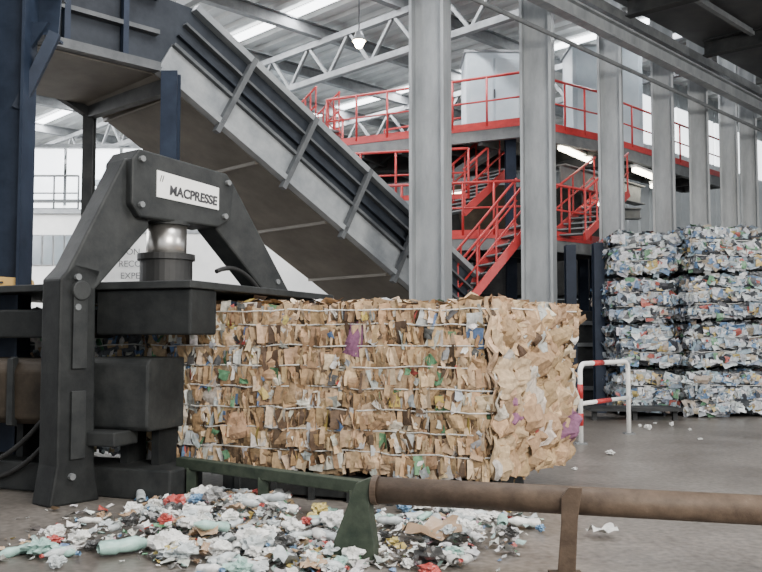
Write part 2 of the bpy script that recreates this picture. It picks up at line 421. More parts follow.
bale('compressed_waste',[A(3.6,.80),A(.98,.80),A(.98,2.3),A(3.6,2.3)],.3,1.76,8,'mixed paper and plastic waste pressed inside the baler channel','plasticcore','plas',PAL_MIX,260,(.04,.13),(.05,.15),.03,(3,6),faces=(0,),cat='waste')
def stack(pxl,pxr,Y,dY,zt,n,dep,lab,lean):
    a=W(pxl,335,Y); b=W(pxr,335,Y+dY); a.z=b.z=0
    d=(b-a).normalized(); nn=Vector((-d.y,d.x,0))
    h=zt/n
    for i in range(n):
        o=d*(R.uniform(-.05,.05)+lean*i)+nn*R.uniform(-.07,.07); w=R.uniform(-.05,.04)
        bale('plastic_bale',[a+o-d*w,b+o+d*w,b+o+nn*dep,a+o+nn*dep],i*h+.05,(i+1)*h-.035,3,lab,'plasticcore','plas',PAL_PLAS,330,(.08,.26),(.05,.17),.075,(1,2),group='stacked bales of pressed plastic bottles',faces=(0,1,3),yaw=.45,noi=.075,wr=.007,wo=.055)
stack(621,675,15.9,.0,3.44,4,1.3,'bale of crushed blue and clear plastic bottles in a tall stack',-.015)
stack(694,772,15.6,.1,3.52,4,1.3,'bale of crushed multicoloured plastic packaging in a tall stack',-.01)
# ------------------------------------------------------------ baler
t=thing('baling_press',A(1.2,1.2,0),'massive dark grey hydraulic baling press with arched frame','machine')
mb=MB().prism([A(-.02,0,1.5),A(-.02,.45,1.5),A(1.0,.45,1.5),A(1.0,0,1.5)],ZV*.42)
finish('front_girder',mb,'machine',t,.02)
mb=MB().prism([A(-.05,-.05,1.92),A(-.1,3.05,1.92),A(3.8,3.05,1.92),A(3.8,.3,1.92),A(1.25,-.05,1.92)],ZV*.07)
finish('top_plate',mb,'machine_grey',t,.01)
mb=MB().prism([A(-.08,2.55,0.3),A(-.08,2.95,.3),A(3.8,2.95,.3),A(3.8,2.55,.3)],ZV*1.6)
finish('rear_girder',mb,'machine',t,.02)
mb=MB().prism([A(1.25,.1,1.47),A(1.25,.6,1.47),A(4,.6,1.47),A(4,.1,1.47)],ZV*.28)
finish('side_girder',mb,'machine',t,.02)
mb=MB().prism([A(.42,.04,.62),A(.42,.0,.66),A(.42,0,1.24),A(.42,.05,1.29),A(.42,.6,1.29),A(.42,.6,.62)],E1*.73)
finish('ram_housing',mb,'machine_grey',t,.02)
mb=MB().prism([A(1.3,.05,.64),A(1.3,-.03,.70),A(1.3,-.05,1.15),A(1.3,.0,1.24),A(1.3,.08,1.27),A(1.3,.6,1.27),A(1.3,.6,.64)],E1*2.6)
finish('ram_housing',mb,'brownbox',t,.02)
for a_ in (1.9,2.6): finish('housing_band',MB().prism([A(a_,-.07,.64),A(a_,-.07,1.27),A(a_,.0,1.29),A(a_,.0,.62)],E1*.07),'machine_grey',t)
mb=MB().prism([A(.2,.05,.0),A(.2,.6,.0),A(4,.6,.0),A(4,.05,.0)],ZV*.28)
finish('base_skid',mb,'machine_grey',t,.02)
mb=MB().prism([A(.62,-.2,.5),A(.62,.15,.5),A(1.2,.15,.5),A(1.2,-.2,.5)],ZV*.13)
finish('step_bracket',mb,'machine_grey',t,.015)
for a_ in (.5,.85,2.1,2.9):
    finish('rib',MB().prism([A(a_,.3,.25),A(a_,.6,.25),A(a_+.08,.6,.25),A(a_+.08,.3,.25)],ZV*.45),'machine',t)
N0=Vector((-2.85,7.69,0)); D=Vector((.62,.785,0)); NN=Vector((.785,-.62,0))
def T(tt,z,n=0): p=N0+D*tt+NN*n; return Vector((p.x,p.y,z))
th=.30
mb=MB().prism([T(-.20,0,-.17),T(.30,0,-.17),T(.24,.35,-.17),T(.22,1.95,-.17),T(.28,2.1,-.17),T(.0,2.15,-.17),T(-.14,2.0,-.17),T(-.14,.35,-.17)],NN*th)
finish('arch_leg',mb,'machine',t,.02)
mb=MB().prism([T(-.12,1.98,-.13),T(.20,1.9,-.13),T(.80,2.55,-.13),T(.66,3.2,-.13),T(.50,3.18,-.13)],NN*.26)
finish('arch_arm',mb,'machine_grey',t,.02)
mb=MB().prism([T(2.75,1.95,-.15),T(2.35,1.95,-.15),T(1.6,2.62,-.15),T(1.72,3.18,-.15),T(1.86,3.12,-.15)],NN*.3)
finish('arch_arm',mb,'machine_grey',t,.02)
mb=MB().prism([T(2.75,0,-.15),T(2.4,0,-.15),T(2.35,2.0,-.15),T(2.8,2.0,-.15)],NN*.3)
finish('arch_leg',mb,'machine',t,.02)
mb=MB().prism([T(.52,2.74,-.22),T(.62,2.62,-.22),T(1.6,2.62,-.22),T(1.76,2.72,-.22),T(1.8,3.1,-.22),T(1.7,3.2,-.22),T(.60,3.28,-.22),T(.52,3.17,-.22)],NN*.44)
finish('crosshead',mb,'machine_grey',t,.02)
for tt,z in((.62,2.74),(.62,3.18),(1.70,3.1),(1.66,2.74),(0.02,2.02),(0.02,1.75),(0,.25),(2.52,2.1)):
    finish('bolt',MB().cyl(T(tt,z,.1),T(tt,z,.26 if z>2.3 else .17),.03,n=8),'midstruct',t)
finish('pivot_pin',MB().cyl(T(.05,1.9,-.2),T(.05,1.9,.18),.09),'machine_grey',t,.01,True)
finish('gusset',MB().prism([T(-.02,1.2,.13),T(.12,1.2,.13),T(.12,1.85,.13),T(-.02,1.85,.13)],NN*.03),'machine_grey',t,.004)
finish('gusset',MB().prism([T(-.02,.4,.13),T(.12,.4,.13),T(.12,1.0,.13),T(-.02,1.0,.13)],NN*.03),'machine_grey',t,.004)
c=T(1.1,0)
mb=MB().cyl(c+ZV*2.2,c+ZV*2.64,.2,n=32); finish('piston_rod',mb,'chrome',t,smooth=True)
mb=MB().cyl(c+ZV*2.60,c+ZV*2.64,.23,n=32); finish('rod_collar',mb,'machine_grey',t)
mb=MB().cyl(c+ZV*2.0,c+ZV*2.28,.26,n=32).cyl(c+ZV*2.25,c+ZV*2.31,.285,n=32); finish('cylinder_flange',mb,'rubber',t)
sg=finish('name_sign',MB().prism([T(.80,2.84,.22),T(1.58,2.80,.22),T(1.58,3.03,.22),T(.80,3.1,.22)],NN*.012),'sign',t,label='white nameplate with dark lettering')
text('sign_lettering','MACPRESSE',.13,T(1.25,2.90,.236),D-ZV*.06,sg,sx=.9,bold=.004)
text('sign_emblem','//',.09,T(.855,3.02,.236),D,sg)
def sag(p,q,s,n=14): 
    return [Vector(p).lerp(Vector(q),i/n)-ZV*s*4*(i/n)*(1-i/n) for i in range(n+1)]
for k,(p,q,s) in enumerate([(A(1.5,.0,.8),A(2.6,-.05,.25),.2),(T(1.5,2.15,.3),T(2.3,1.98,.1),-.12),(A(1.4,-.05,.6),A(2.2,0,.12),.1)]):
    finish('hydraulic_hose',MB().sweep(sag(p,q,s),.025,8),'rubber',t,smooth=True)
p=W(8,300,8.9)
t2=thing('control_cabinet',(p.x,p.y+.3,1.99),'low yellow machine cover resting on the press','machine cover')
finish('cover_body',MB().prism([(p.x-.5,p.y,1.99),(p.x+.14,p.y,1.99),(p.x+.10,p.y,2.1),(p.x-.5,p.y,2.14)],Vector((0,.4,0))),'yellow',t2,.01)
finish('cover_handle',MB().beam((p.x-.3,p.y-.02,2.05),(p.x-.05,p.y-.02,2.05),.02,.02),'ink',t2)
# ------------------------------------------------------------ conveyor
N1=W(155,72,11.5); N2=W(416,296,15.2)
dirh=Vector((N2.x-N1.x,N2.y-N1.y,0)).normalized(); away=Vector((-dirh.y,dirh.x,0)); wd=2.1
Dc=(N2-N1).normalized(); upn=away.cross(Dc)*-1
if upn.z<0: upn=-upn
N0c=N1-dirh*3.6; hh=1.25
t=thing('inclined_conveyor',(N2.x,N2.y,0),'large enclosed steel belt conveyor sloping down from high level','conveyor')
Ne=N2+Dc*1.2
def side(off):
    o=away*off
    return MB().prism([N0c+o,N1+o,Ne+o,Ne+o+upn*1.2,N1+o+upn*1.2,N0c+o+ZV*hh*1.05],away*.05)
finish('side_plate',side(0),'conv_dark',t)
finish('side_plate',side(wd-.05),'conv_dark',t)
def strip(o0,o1,proj,mat,name):
    mb=MB().prism([N1+upn*o0,Ne+upn*o0,Ne+upn*o1,N1+upn*o1],-away*proj)
    return finish(name,mb,mat,t,.005)
strip(.06,.46,.05,'conv_light','lower_web')
strip(-.03,.06,.16,'conv_light','lower_flange')
strip(.46,.51,.12,'conv_rib','web_flange')
strip(.66,.70,.08,'conv_dark','middle_flange')
strip(.86,.90,.10,'conv_rib','middle_flange')
strip(1.14,1.24,.14,'conv_light','top_rail')
mb=MB().prism([N0c+ZV*-.02,N1+ZV*-.02,N1+ZV*.1,N0c+ZV*.1],-away*.16); finish('lower_flange',mb,'conv_rib',t)
mb=MB().prism([N0c+ZV*.5,N1+ZV*.5,N1+ZV*.56,N0c+ZV*.56],-away*.12); finish('web_flange',mb,'conv_rib',t)
mb=MB().prism([N0c+ZV*1.0,N1+ZV*1.0,N1+ZV*1.12,N0c+ZV*1.12],-away*.16); finish('top_rail',mb,'blue',t)
for k in range(4):
    s=N1-dirh*(.5+k*.8); finish('stiffener',MB().beam(s-away*.08,s-away*.08+ZV*1.2,.08,.08,away),'blue',t)
for k in range(4):
    s=N1+Dc*(1.15+k*1.38)
    mb=MB().beam(s-away*.11-upn*.16,s-away*.11+upn*1.22,.10,.08,away)
    finish('stiffener',mb,'conv_rib',t)
mb=MB().prism([N1,Ne,Ne+away*wd,N1+away*wd],-upn*.04); finish('underside_panel',mb,'conv_under',t)
mb=MB().prism([N0c,N1,N1+away*wd,N0c+away*wd],-ZV*.04); finish('underside_panel',mb,'conv_under',t)
for k in range(4):
    s=N1+Dc*(.4+k*1.6); finish('cross_member',MB().beam(s-upn*.05,s-upn*.05+away*wd,.05,.05),'conv_under',t)
mb=MB().prism([N1+upn*.45,Ne+upn*.45,Ne+upn*.45+away*wd,N1+upn*.45+away*wd],upn*.05); finish('belt',mb,'rubber',t)
for (px,py,Y,w,mt) in ((171,80,11.45,.22,'blue'),(90,105,13.1,.16,'darkstruct')):
    p=W(px,py,Y); finish('support_leg',MB().ibeam((p.x,p.y,0),(p.x,p.y,p.z+.1),w,w,.03,side=Vector((1,0,0))),mt,t)
finish('support_tie',MB().beam(W(90,112,13.1),W(171,86,11.45),.14,.2),'darkstruct',t)
finish('support_tie',MB().beam(W(20,65,12.4),W(90,112,13.1),.14,.2),'darkstruct',t)
p=W(5,335,9.0); p.z=0
t=thing('blue_gantry',p,'dark blue painted steel gantry column with top girder','gantry')
finish('gantry_column',MB().ibeam(p,p+ZV*6.6,.34,.40,.03,side=Vector((0,1,0))),'blue',t)
finish('gantry_girder',MB().ibeam(W(-40,12,9.2),W(60,18,9.2),.3,.5,.03),'blue',t)
finish('gantry_brace',MB().beam(W(18,110,9.0),W(55,34,9.1),.12,.12),'blue',t)
finish('gantry_bracket',MB().prism([W(22,60,9.0),W(48,22,9.0),W(22,22,9.0)],Vector((0,.06,0))),'blue',t)
# ------------------------------------------------------------ railings / platforms
def railing(path,h,lab,mat='red',name='guard_railing',group='red guard railings',sp=1.0,rr=.026):
    path=[Vector(p) for p in path]; t=thing(name,path[0],lab,'railing',group)
    for i in range(len(path)-1):
        a,b=path[i],path[i+1]; L=(b-a).length; n=max(1,round(L/sp))
        for j in range(n+(1 if i==len(path)-2 else 0)):
            p=a.lerp(b,j/n); finish('post',MB().cyl(p,p+ZV*h,rr,n=8),mat,t,smooth=True)
    finish('top_rail',MB().sweep([p+ZV*h for p in path],rr*1.15,8),mat,t,smooth=True)
    finish('middle_rail',MB().sweep([p+ZV*h*.52 for p in path],rr*.8,8),mat,t,smooth=True)
    mb=MB()
    for i in range(len(path)-1): mb.beam(path[i]+ZV*.06,path[i+1]+ZV*.06,.02,.11)
    finish('toe_board',mb,mat,t)
    return t
def plat(name,pts,z,lab,thick=.35,mat='darkstruct',legs=()):
    t=thing(name,(pts[0].x,pts[0].y,0),lab,'platform')
    P=[Vector((p.x,p.y,z-.06)) for p in pts]
    finish('deck',MB().prism(P,ZV*.05),'midstruct',t)
    for i in range(len(P)):
        a,b=P[i],P[(i+1)%len(P)]
        finish('edge_beam',MB().beam(a-ZV*thick/2,b-ZV*thick/2,.12,thick),'darkstruct' if i>1 else 'midstruct' ,t)
        if i<2: finish('edge_strip',MB().beam(a+ZV*.02,b+ZV*.02,.16,.07),'red',t)
    n=5
    for i in range(1,n):
        a=P[0].lerp(P[1],i/n); b=P[-1].lerp(P[2],i/n)
        finish('joist',MB().beam(a-ZV*.2,b-ZV*.2,.1,.28),'darkstruct',t)
    for p in legs: finish('platform_leg',MB().ibeam((p.x,p.y,0),(p.x,p.y,z-.1),.22,.22,.03,side=Vector((1,0,0))),'blue',t)
    return t
zu=6.05
L_=W(326,335,20.2); K_=W(525,335,18.0); Rr=W(607,335,19.6)
for p in(L_,K_,Rr): p.z=zu
Kb=Rr+V*4.2; Lb=L_+Vector((1.2,3.5,0))
plat('upper_platform',[L_,K_,Rr,Kb,Lb],zu,'upper steel walkway platform with red edge beam',.26,legs=(L_+Vector((.8,.6,0)),Lb,K_+Vector((-.2,.5,0))))
railing([L_+Vector((.3,1.8,0)),L_,K_,Rr],1.1,'red tubular guard railing around the upper platform',sp=.75)
railing([L_+Vector((1.4,3.0,0)),K_+Vector((-.3,3.4,0))],1.1,'red tubular guard railing at the rear of the upper platform',sp=1.0)
zr=6.3
a=W(608,335,20.7);b=W(725,335,25.5); a.z=b.z=zr
railing([a,b],1.1,'red guard railing of the receding upper walkway',sp=1.3)
plat('upper_walkway',[a,b,b+V*1.2,a+V*1.2],zr,'narrow upper walkway receding beside the columns',.3)
def cab(px0,px1,py0,Y,zb,dep,name,lab):
    a=W(px0,py0,Y); b=W(px1,py0,Y); t=thing(name,((a.x+b.x)/2,Y+dep/2,zb),lab,'equipment box')
    w=b.x-a.x; h=a.z-zb
    finish('box_body',MB().box(((a.x+b.x)/2,Y+dep/2,zb+h/2),(w,dep,h)),'boxgrey',t,.02)
    for k in (0,1): finish('box_door',MB().box((a.x+w*(.27+.46*k),Y-.015,zb+h*.5),(w*.42,.03,h*.85)),'boxgrey',t,.01)
    finish('box_lid',MB().box(((a.x+b.x)/2,Y+dep/2,a.z+.02),(w*1.06,dep*1.05,.05)),'conv_light',t)
    finish('box_handle',MB().box((a.x+w*.5,Y-.05,zb+h*.5),(.03,.04,.2)),'ink',t)
cab(466,522,52,19.3,zu,1.2,'equipment_cabinet','pale blue-grey equipment cabinet on the upper platform')
cab(572,642,46,22.3,zr-.2,1.2,'equipment_cabinet','large pale grey ventilation unit behind the upper railing')
t=thing('sorting_machine',(4,22,0),'dark steel sorting machine housing beneath the platform','machine')
a=W(452,335,21.5);b=W(606,335,21.5)
finish('housing',MB().box(((a.x+b.x)/2,22.6,3.9),(b.x-a.x,2,2.8)),'darkstruct',t,.03)
for k in range(4):
    x=a.x+(b.x-a.x)*(k+.5)/4; finish('housing_rib',MB().box((x,21.55,3.9),(.12,.1,2.7)),'midstruct',t)
finish('lower_housing',MB().box(((a.x+b.x)/2+.2,22.6,1.2),((b.x-a.x)*.9,1.8,2.4)),'darkstruct',t,.03)
finish('chute',MB().prism([W(455,185,21),W(505,185,21),W(520,235,21),W(470,255,21)],Vector((0,.6,0))),'brownbox',t,.01)
p=W(382,335,22.5)
t=thing('screening_unit',(p.x,22.5,0),'dark grey screening unit standing below the upper platform','machine')
finish('screen_body',MB().box((p.x+.2,22.9,3.6),(2.6,1.4,2.2)),'darkstruct',t,.03)
finish('screen_stand',MB().box((p.x+.2,22.9,1.25),(2.3,1.2,2.5)),'darkstruct',t,.03)
for k in range(5): finish('screen_rib',MB().box((p.x-.9+k*.55,22.16,3.6),(.08,.08,2.1)),'midstruct',t)
zm=3.55
a=W(372,335,17.9);b=W(527,335,17.2);c2=W(612,335,19.0)
for p in (a,b,c2): p.z=zm
plat('middle_platform',[a,b,c2,c2+V*2.2,a+V*2.6],zm,'middle level steel platform with red edge',.25,legs=(c2+Vector((-.3,.2,0)),a+Vector((.3,.3,0))))
railing([a,b],1.1,'red guard railing of the middle platform',sp=.7)
railing([b+Vector((.5,.3,0)),c2],1.1,'red guard railing of the middle platform beside the columns',sp=.7)
railing([a+V*1.5+ZV*.9,b+V*1.5+ZV*.9],1.1,'red guard railing of the rear stair landing',sp=.8)
def stair(p,q,w,lab,n=10):
    p=Vector(p);q=Vector(q); d=(q-p); s=Vector((d.x,d.y,0)).normalized().cross(ZV)
    t=thing('steel_staircase',(p.x,p.y,min(p.z,q.z)),lab,'staircase',group='red steel staircases')
    for k in(-1,1):
        o=s*w/2*k
        finish('stringer',MB().beam(p+o,q+o,.05,.16),'red',t)
        finish('handrail',MB().sweep([p+o+ZV*.95,q+o+ZV*.95],.026,8),'red',t,smooth=True)
        finish('handrail',MB().sweep([p+o+ZV*.5,q+o+ZV*.5],.02,8),'red',t,smooth=True)
        for j in range(5):
            m=p.lerp(q,(j+.1)/4.2) ; finish('baluster',MB().cyl(m+o,m+o+ZV*.95,.02,n=8),'red',t)
    for j in range(n):
        m=p.lerp(q,(j+.5)/n); finish('stair_tread',MB().box(m,(.25,w*.95,.03),math.atan2(d.y,d.x)),'midstruct',t)
    return t
stair(W(448,318,16.4),W(526,222,16.9),.8,'red steel staircase climbing to the middle platform')
stair(W(452,215,18.6),W(500,170,19.4),.8,'short red steel staircase between platform levels')
stair(W(306,150,21),W(328,128,20.3),.7,'short red stair at the end of the upper platform',5)
stair(W(566,238,17.6),W(612,195,20),.8,'red steel staircase beside the columns',8)
def lonebeam(p,q,w,h,mat,lab,name='steel_beam',ib=True):
    mb=MB(); (mb.ibeam(p,q,w,h,.03) if ib else mb.beam(p,q,w,h)); return finish(name,mb,mat,label=lab,cat='beam')
lonebeam(W(340,165,21),W(600,160,20.8),.25,.4,'darkstruct','dark horizontal girder below the upper platform')
lonebeam(W(352,182,20.8),W(412,135,20.4),.18,.18,'darkstruct','dark diagonal brace below the upper platform',ib=False)
lonebeam(W(455,175,20),W(520,132,19),.2,.2,'midstruct','grey diagonal brace below the upper platform',ib=False)
lonebeam(W(560,175,19.4),W(640,196,22.5),.3,.5,'midstruct','grey horizontal girder behind the columns')
lonebeam(W(350,212,24),W(640,214,24),.3,.3,'midstruct','grey horizontal girder in the hall')
for (p,q) in ((W(560,148,19),W(590,161,20.2)),(W(634,170,20.5),W(662,181,22.2)),(W(652,186,22),W(668,192,23)),(W(452,196,20.5),W(470,194,20.5)),(W(600,205,19.4),W(612,200,20))):
    t=thing('fluorescent_lamp',(p+q)/2,'lit warm white fluorescent batten lamp under the platform','lamp',group='fluorescent lamps')
    finish('lamp_tube',MB().cyl(p,q,.06,n=10),'tube',t)
    finish('lamp_housing',MB().beam(p+ZV*.1,q+ZV*.1,.16,.06),'white',t)
p=W(359,42,17.3)
t=thing('pendant_lamp',p,'lit high-bay pendant lamp glowing warm under the roof','lamp')
finish('bulb',MB().cyl(p-ZV*.12,p+ZV*.02,.06,.13,n=14),'bulb',t,smooth=True)
finish('lamp_shade',MB().cyl(p+ZV*.02,p+ZV*.22,.15,.06,n=20),'conv_light',t,smooth=True)
finish('cord',MB().cyl(p+ZV*.2,Vector((p.x,p.y,9.9)),.015,n=6),'ink',t)
# ------------------------------------------------------------ white office building in the rear
Yc=25.0
a=W(98,335,Yc);b=W(352,335,Yc); ztop=W(100,186,Yc).z
t=thing('office_cabin',((a.x+b.x)/2,Yc+2,0),'white prefabricated cabin building with faint lettering on its side','building')
finish('cabin_body',MB().box(((a.x+b.x)/2,Yc+2,ztop/2),(b.x-a.x,4,ztop)),'white',t)
finish('roof_edge',MB().box(((a.x+b.x)/2,Yc+1.95,ztop+.08),(b.x-a.x+.3,4.3,.16)),'boxgrey',t)
finish('wall_band',MB().box(((a.x+b.x)/2,Yc-.02,W(0,232,Yc).z),(b.x-a.x,.05,.1)),'conv_light',t)
for k,s_ in enumerate(('CON','RECO','EXPE')):
    text('lettering',s_,.26,W(130,252+k*12,Yc-.05),(1,0,0),t,mat='midstruct')
a=W(-30,335,23);b=W(80,335,23); zt=W(0,214,23).z
t=thing('site_office',((a.x+b.x)/2,24.5,0),'white two storey site office with a row of dark windows','building')
finish('office_body',MB().box(((a.x+b.x)/2,24.0,zt/2),(b.x-a.x,2.0,zt)),'white',t)
for k in range(5):
    p=W(26+k*11,250,22.97); 
    finish('office_window',MB().box(p,(.22,.04,.75)),'glass',t)
    finish('window_frame',MB().box(p+Vector((0,.005,0)),(.27,.03,.83)),'conv_light',t)
finish('office_roof',MB().box(((a.x+b.x)/2,24.0,zt+.06),(b.x-a.x+.2,2.2,.12)),'conv_light',t)
railing([W(-20,212,23.1),W(78,212,23.1)],1.0,'grey roof railing above the white office','midstruct',group='grey roof railings',sp=.7)
for px,Y in ((571,17),(584,19.6),(599,16.6)):
    p=W(px,335,Y); p.z=0
    finish('blue_post',MB().ibeam(p,p+ZV*3.3,.2,.2,.03,side=Vector((1,0,0))),'blue',label='dark blue steel post below the platform',cat='post',group='blue posts')
p=W(592,335,17.8)
t=thing('dark_machine_frame',(p.x,17.8,0),'dark low machine frame beside the bale stacks','machine')
finish('frame_body',MB().box((p.x,18.2,1.0),(1.0,.9,2.0)),'darkstruct',t,.02)
for k in range(4): finish('frame_slat',MB().box((p.x,17.72,.4+k*.45),(1.04,.06,.08)),'midstruct',t)
g0=G(586,419);g1=G(680,420)
t=thing('low_steel_table',((g0.x+g1.x)/2,g0.y,0),'low dark steel table beside the stacked bales','table')
finish('table_top',MB().box(((g0.x+g1.x)/2,g0.y,.19),(g1.x-g0.x,.7,.05)),'darkstruct',t)
for k in range(3):
    finish('table_leg',MB().box((g0.x+.1+(g1.x-g0.x-.2)*k/2,g0.y-.2,.085),(.08,.08,.17)),'darkstruct',t)
# ------------------------------------------------------------ barrier
a=G(581,444); b=G(629,434)
t=thing('safety_barrier',(a+b)/2,'white tubular hoop barrier with red bands standing on the floor','barrier')
H=1.10; d=(b-a); L=d.length; d/=L; pts=[a]
for k in range(7):
    an=math.pi/2*k/6; pts.append(a+d*(.12*(1-math.cos(an)))+ZV*(H-.12+.12*math.sin(an)))
for k in range(7):
    an=math.pi/2*k/6; pts.append(b-d*(.12*(1-math.sin(an)))+ZV*(H-.12+.12*math.cos(an)))
pts.append(b)
finish('hoop',MB().sweep(pts,.034,10),'whitepaint',t,smooth=True)
finish('cross_rail',MB().cyl(a+ZV*.55,b+ZV*.55,.03,n=10),'whitepaint',t,smooth=True)
for z0_,z1_ in((.25,.42),(.62,.82)):
    finish('red_band',MB().cyl(a+ZV*z0_,a+ZV*z1_,.037,n=12),'red',t,smooth=True)
finish('red_band',MB().cyl(a+d*L*.25+ZV*H,a+d*L*.45+ZV*H,.037,n=12),'red',t,smooth=True)
finish('red_band',MB().cyl(a+d*L*.3+ZV*.55,a+d*L*.6+ZV*.55,.033,n=12),'red',t,smooth=True)
for p in(a,b): finish('foot_plate',MB().box(p+ZV*.01,(.15,.15,.02)),'midstruct',t)
# ------------------------------------------------------------ foreground pipe rail
p=W(376,490,5.75); q=W(860,507,4.95); q.z=p.z
t=thing('floor_pipe_rail',(p.x,p.y,0),'thick dusty brown steel pipe rail on triangular floor brackets','pipe rail')
dd=(q-p).normalized(); nn=Vector((dd.y,-dd.x,0))
finish('pipe',MB().cyl(p,q,.088,n=28),'rustpipe',t,smooth=True)
finish('end_cap',MB().cyl(p-dd*.02,p+dd*.02,.098,n=28),'rustpipe',t)
def PR(s,z,n=0): v=p+dd*s+nn*n; return Vector((v.x,v.y,z))
z=p.z
finish('end_bracket',MB().prism([PR(-.02,z+.09,-.05),PR(-.12,z+.05,-.05),PR(-.30,.06,-.05),PR(-.30,0,-.05),PR(.0,0,-.05),PR(.01,.1,-.05),PR(-.03,z-.12,-.05)],nn*.12),'olive',t,.006)
sx_=1.25
finish('middle_bracket',MB().prism([PR(sx_-.03,z+.03,.07),PR(sx_+.02,z+.1,.07),PR(sx_+.10,z+.1,.07),PR(sx_+.07,z-.1,.07),PR(sx_+.05,0,.07),PR(sx_-.06,0,.07),PR(sx_-.03,z-.12,.07)],nn*.04),'rustpipe',t,.006)
finish('bracket_foot',MB().box(PR(sx_,.015,.08),(.2,.2,.03)),'rustpipe',t)
g0=W(180,464,8.05); g1=W(364,486,6.75); g0.z=g1.z=.31
t=thing('guide_rail',((g0+g1)/2).xy.to_3d(),'olive green angle iron guide rail along the bale','rail')
finish('rail_bar',MB().beam(g0,g1,.1,.10),'olive',t,.008)
finish('rail_ledge',MB().beam(g0+Vector((.03,.1,-.05)),g1+Vector((.03,.1,-.05)),.2,.02),'olive',t)
for k in(.08,.5,.96):
    m=g0.lerp(g1,k); finish('rail_support',MB().box((m.x,m.y,.14),(.09,.09,.28)),'olive',t)
t=thing('bale_table',A(-1,1.3,0),'low dark steel outfeed table carrying the bale','table')
pl=[A(.0,.62),A(-1.75,.62),A(-2.0,2.2),A(.0,2.2)]
finish('table_bed',MB().prism([Vector((v.x,v.y,.03)) for v in pl],ZV*.17),'machine',t,.01)
for k in range(5): finish('table_rib',MB().prism([A(-.15-k*.38,.58,.0),A(-.2-k*.38,.58,0),A(-.2-k*.38,.64,0),A(-.15-k*.38,.64,0)],ZV*.2),'machine_grey',t)
finish('bed_extension',MB().prism([A(-1.76,.75,.0),A(-2.5,.85,.0),A(-2.6,2.1,0),A(-1.98,2.1,.0)],ZV*.19),'darkstruct',t)
# ------------------------------------------------------------ litter
CL=[(205,520,34,15,5),(265,545,42,16,6),(178,550,25,10,2),(320,560,28,12,2.4),(235,505,28,7,2),(75,538,34,12,.9),(130,525,30,12,.9),(420,530,30,12,1.9),(480,530,35,12,1.9),(430,555,35,10,1.7),(350,545,20,14,1.2),(55,552,30,6,.4)]
def pick():
    tot=sum(z[4] for z in CL); r=R.random()*tot
    for cx,cy,sx,sy,w in CL:
        r-=w
        if r<=0: break
    while True:
        x=R.gauss(cx,sx); y=R.gauss(cy,sy)
        if y>494+max(0,(150-x)*.12) and y<585 and x<545 and abs(x-cx)<2.3*sx: return G(x,y)
hc=G(225,528); hc2=G(450,540)
def hz(p):
    return .22*math.exp(-((p.x-hc.x)**2/.42+(p.y-hc.y)**2/.4))+.06*math.exp(-((p.x-hc2.x)**2+(p.y-hc2.y)**2)/.3)
sm=MB();cl=[]
def tiny(n,smin,smax):
    for _ in range(n):
        p=pick(); p.z=R.uniform(.2,1)*hz(p)+.004
        a=R.uniform(0,6.28); d1=Vector((math.cos(a),math.sin(a),R.gauss(0,.3))).normalized(); d2=ZV.cross(d1).normalized(); d2=(d2+ZV*R.gauss(0,.4)).normalized()
        w=R.uniform(smin,smax);h=R.uniform(smin,smax)*.8; o=len(sm.v); c=PAL_LIT()
        for j in(-1,0,1):
            for i in(-1,0,1):
                v=p+d1*i*w*.5+d2*j*h*.5+ZV*R.uniform(0,.4)*w
                v.z=max(v.z,.003); sm.v.append(v); q=R.uniform(.85,1.08); cl.append((c[0]*q,c[1]*q,c[2]*q))
        for j in range(2):
            for i in range(2):
                k=o+j*3+i; sm.f.append((k,k+1,k+4,k+3))
tiny(1500,.015,.05); tiny(1100,.04,.11)
finish('litter_heap',sm,'plas',cols=cl,fix=False,kind='stuff',label='loose heap of small torn paper and plastic litter on the floor',cat='litter')
cols_lit={'white':(.72,.72,.70),'clear':(.48,.52,.53),'green':(.32,.50,.45),'blue':(.14,.26,.42),'red':(.45,.08,.07),'brown':(.40,.27,.17),'grey':(.26,.26,.26),'yellow':(.56,.45,.16),'dark':(.05,.05,.05)}
LM={k:pm('litter_'+k,tuple(x*.65 for x in c),tuple(min(1,x*1.1) for x in c),12,.28,0,.4) for k,c in cols_lit.items()}
def crumple(seed,flat,s):
    bm=bmesh.new(); bmesh.ops.create_icosphere(bm,subdivisions=3,radius=1)
    for v in bm.verts:
        n_=noise.noise(v.co*1.7+Vector((seed*7,0,0)))*.8+noise.noise(v.co*4.5+Vector((seed*3,1,0)))*.6
        v.co*= (1+n_); v.co.z*=flat
    mz=min(v.co.z for v in bm.verts)
    for v in bm.verts: v.co.z-=mz; v.co*=s
    me=bpy.data.meshes.new('crumpled_bag'); bm.to_mesh(me); bm.free(); return me
bags=[crumple(i,R.uniform(.35,.8),R.uniform(.035,.055)) for i in range(8)]
def lathe(prof,n=14):
    mb=MB(); m=len(prof)
    for k in range(n):
        t_=2*math.pi*k/n
        for r_,x in prof: 
            sq=1-.12*math.sin(x*60+k*.8)
            mb.v.append(Vector((x,r_*math.cos(t_)*sq,r_*math.sin(t_)*.8*sq)))
    for k in range(n):
        k2=(k+1)%n
        for j in range(m-1): mb.f.append((k*m+j,k2*m+j,k2*m+j+1,k*m+j+1))
    mb.f.append(tuple(k*m for k in range(n))); mb.f.append(tuple(k*m+m-1 for k in reversed(range(n))))
    return mb
def me_from(mb,name):
    me=bpy.data.meshes.new(name); me.from_pydata(mb.v,[],mb.f)
    for p_ in me.polygons: p_.use_smooth=True
    return me
bott=me_from(lathe([(.022,0),(.034,.01),(.034,.06),(.029,.075),(.034,.09),(.034,.14),(.026,.17),(.013,.195),(.013,.21)]),'bottle_body')
capm=me_from(lathe([(.015,.205),(.015,.225)]),'bottle_cap')
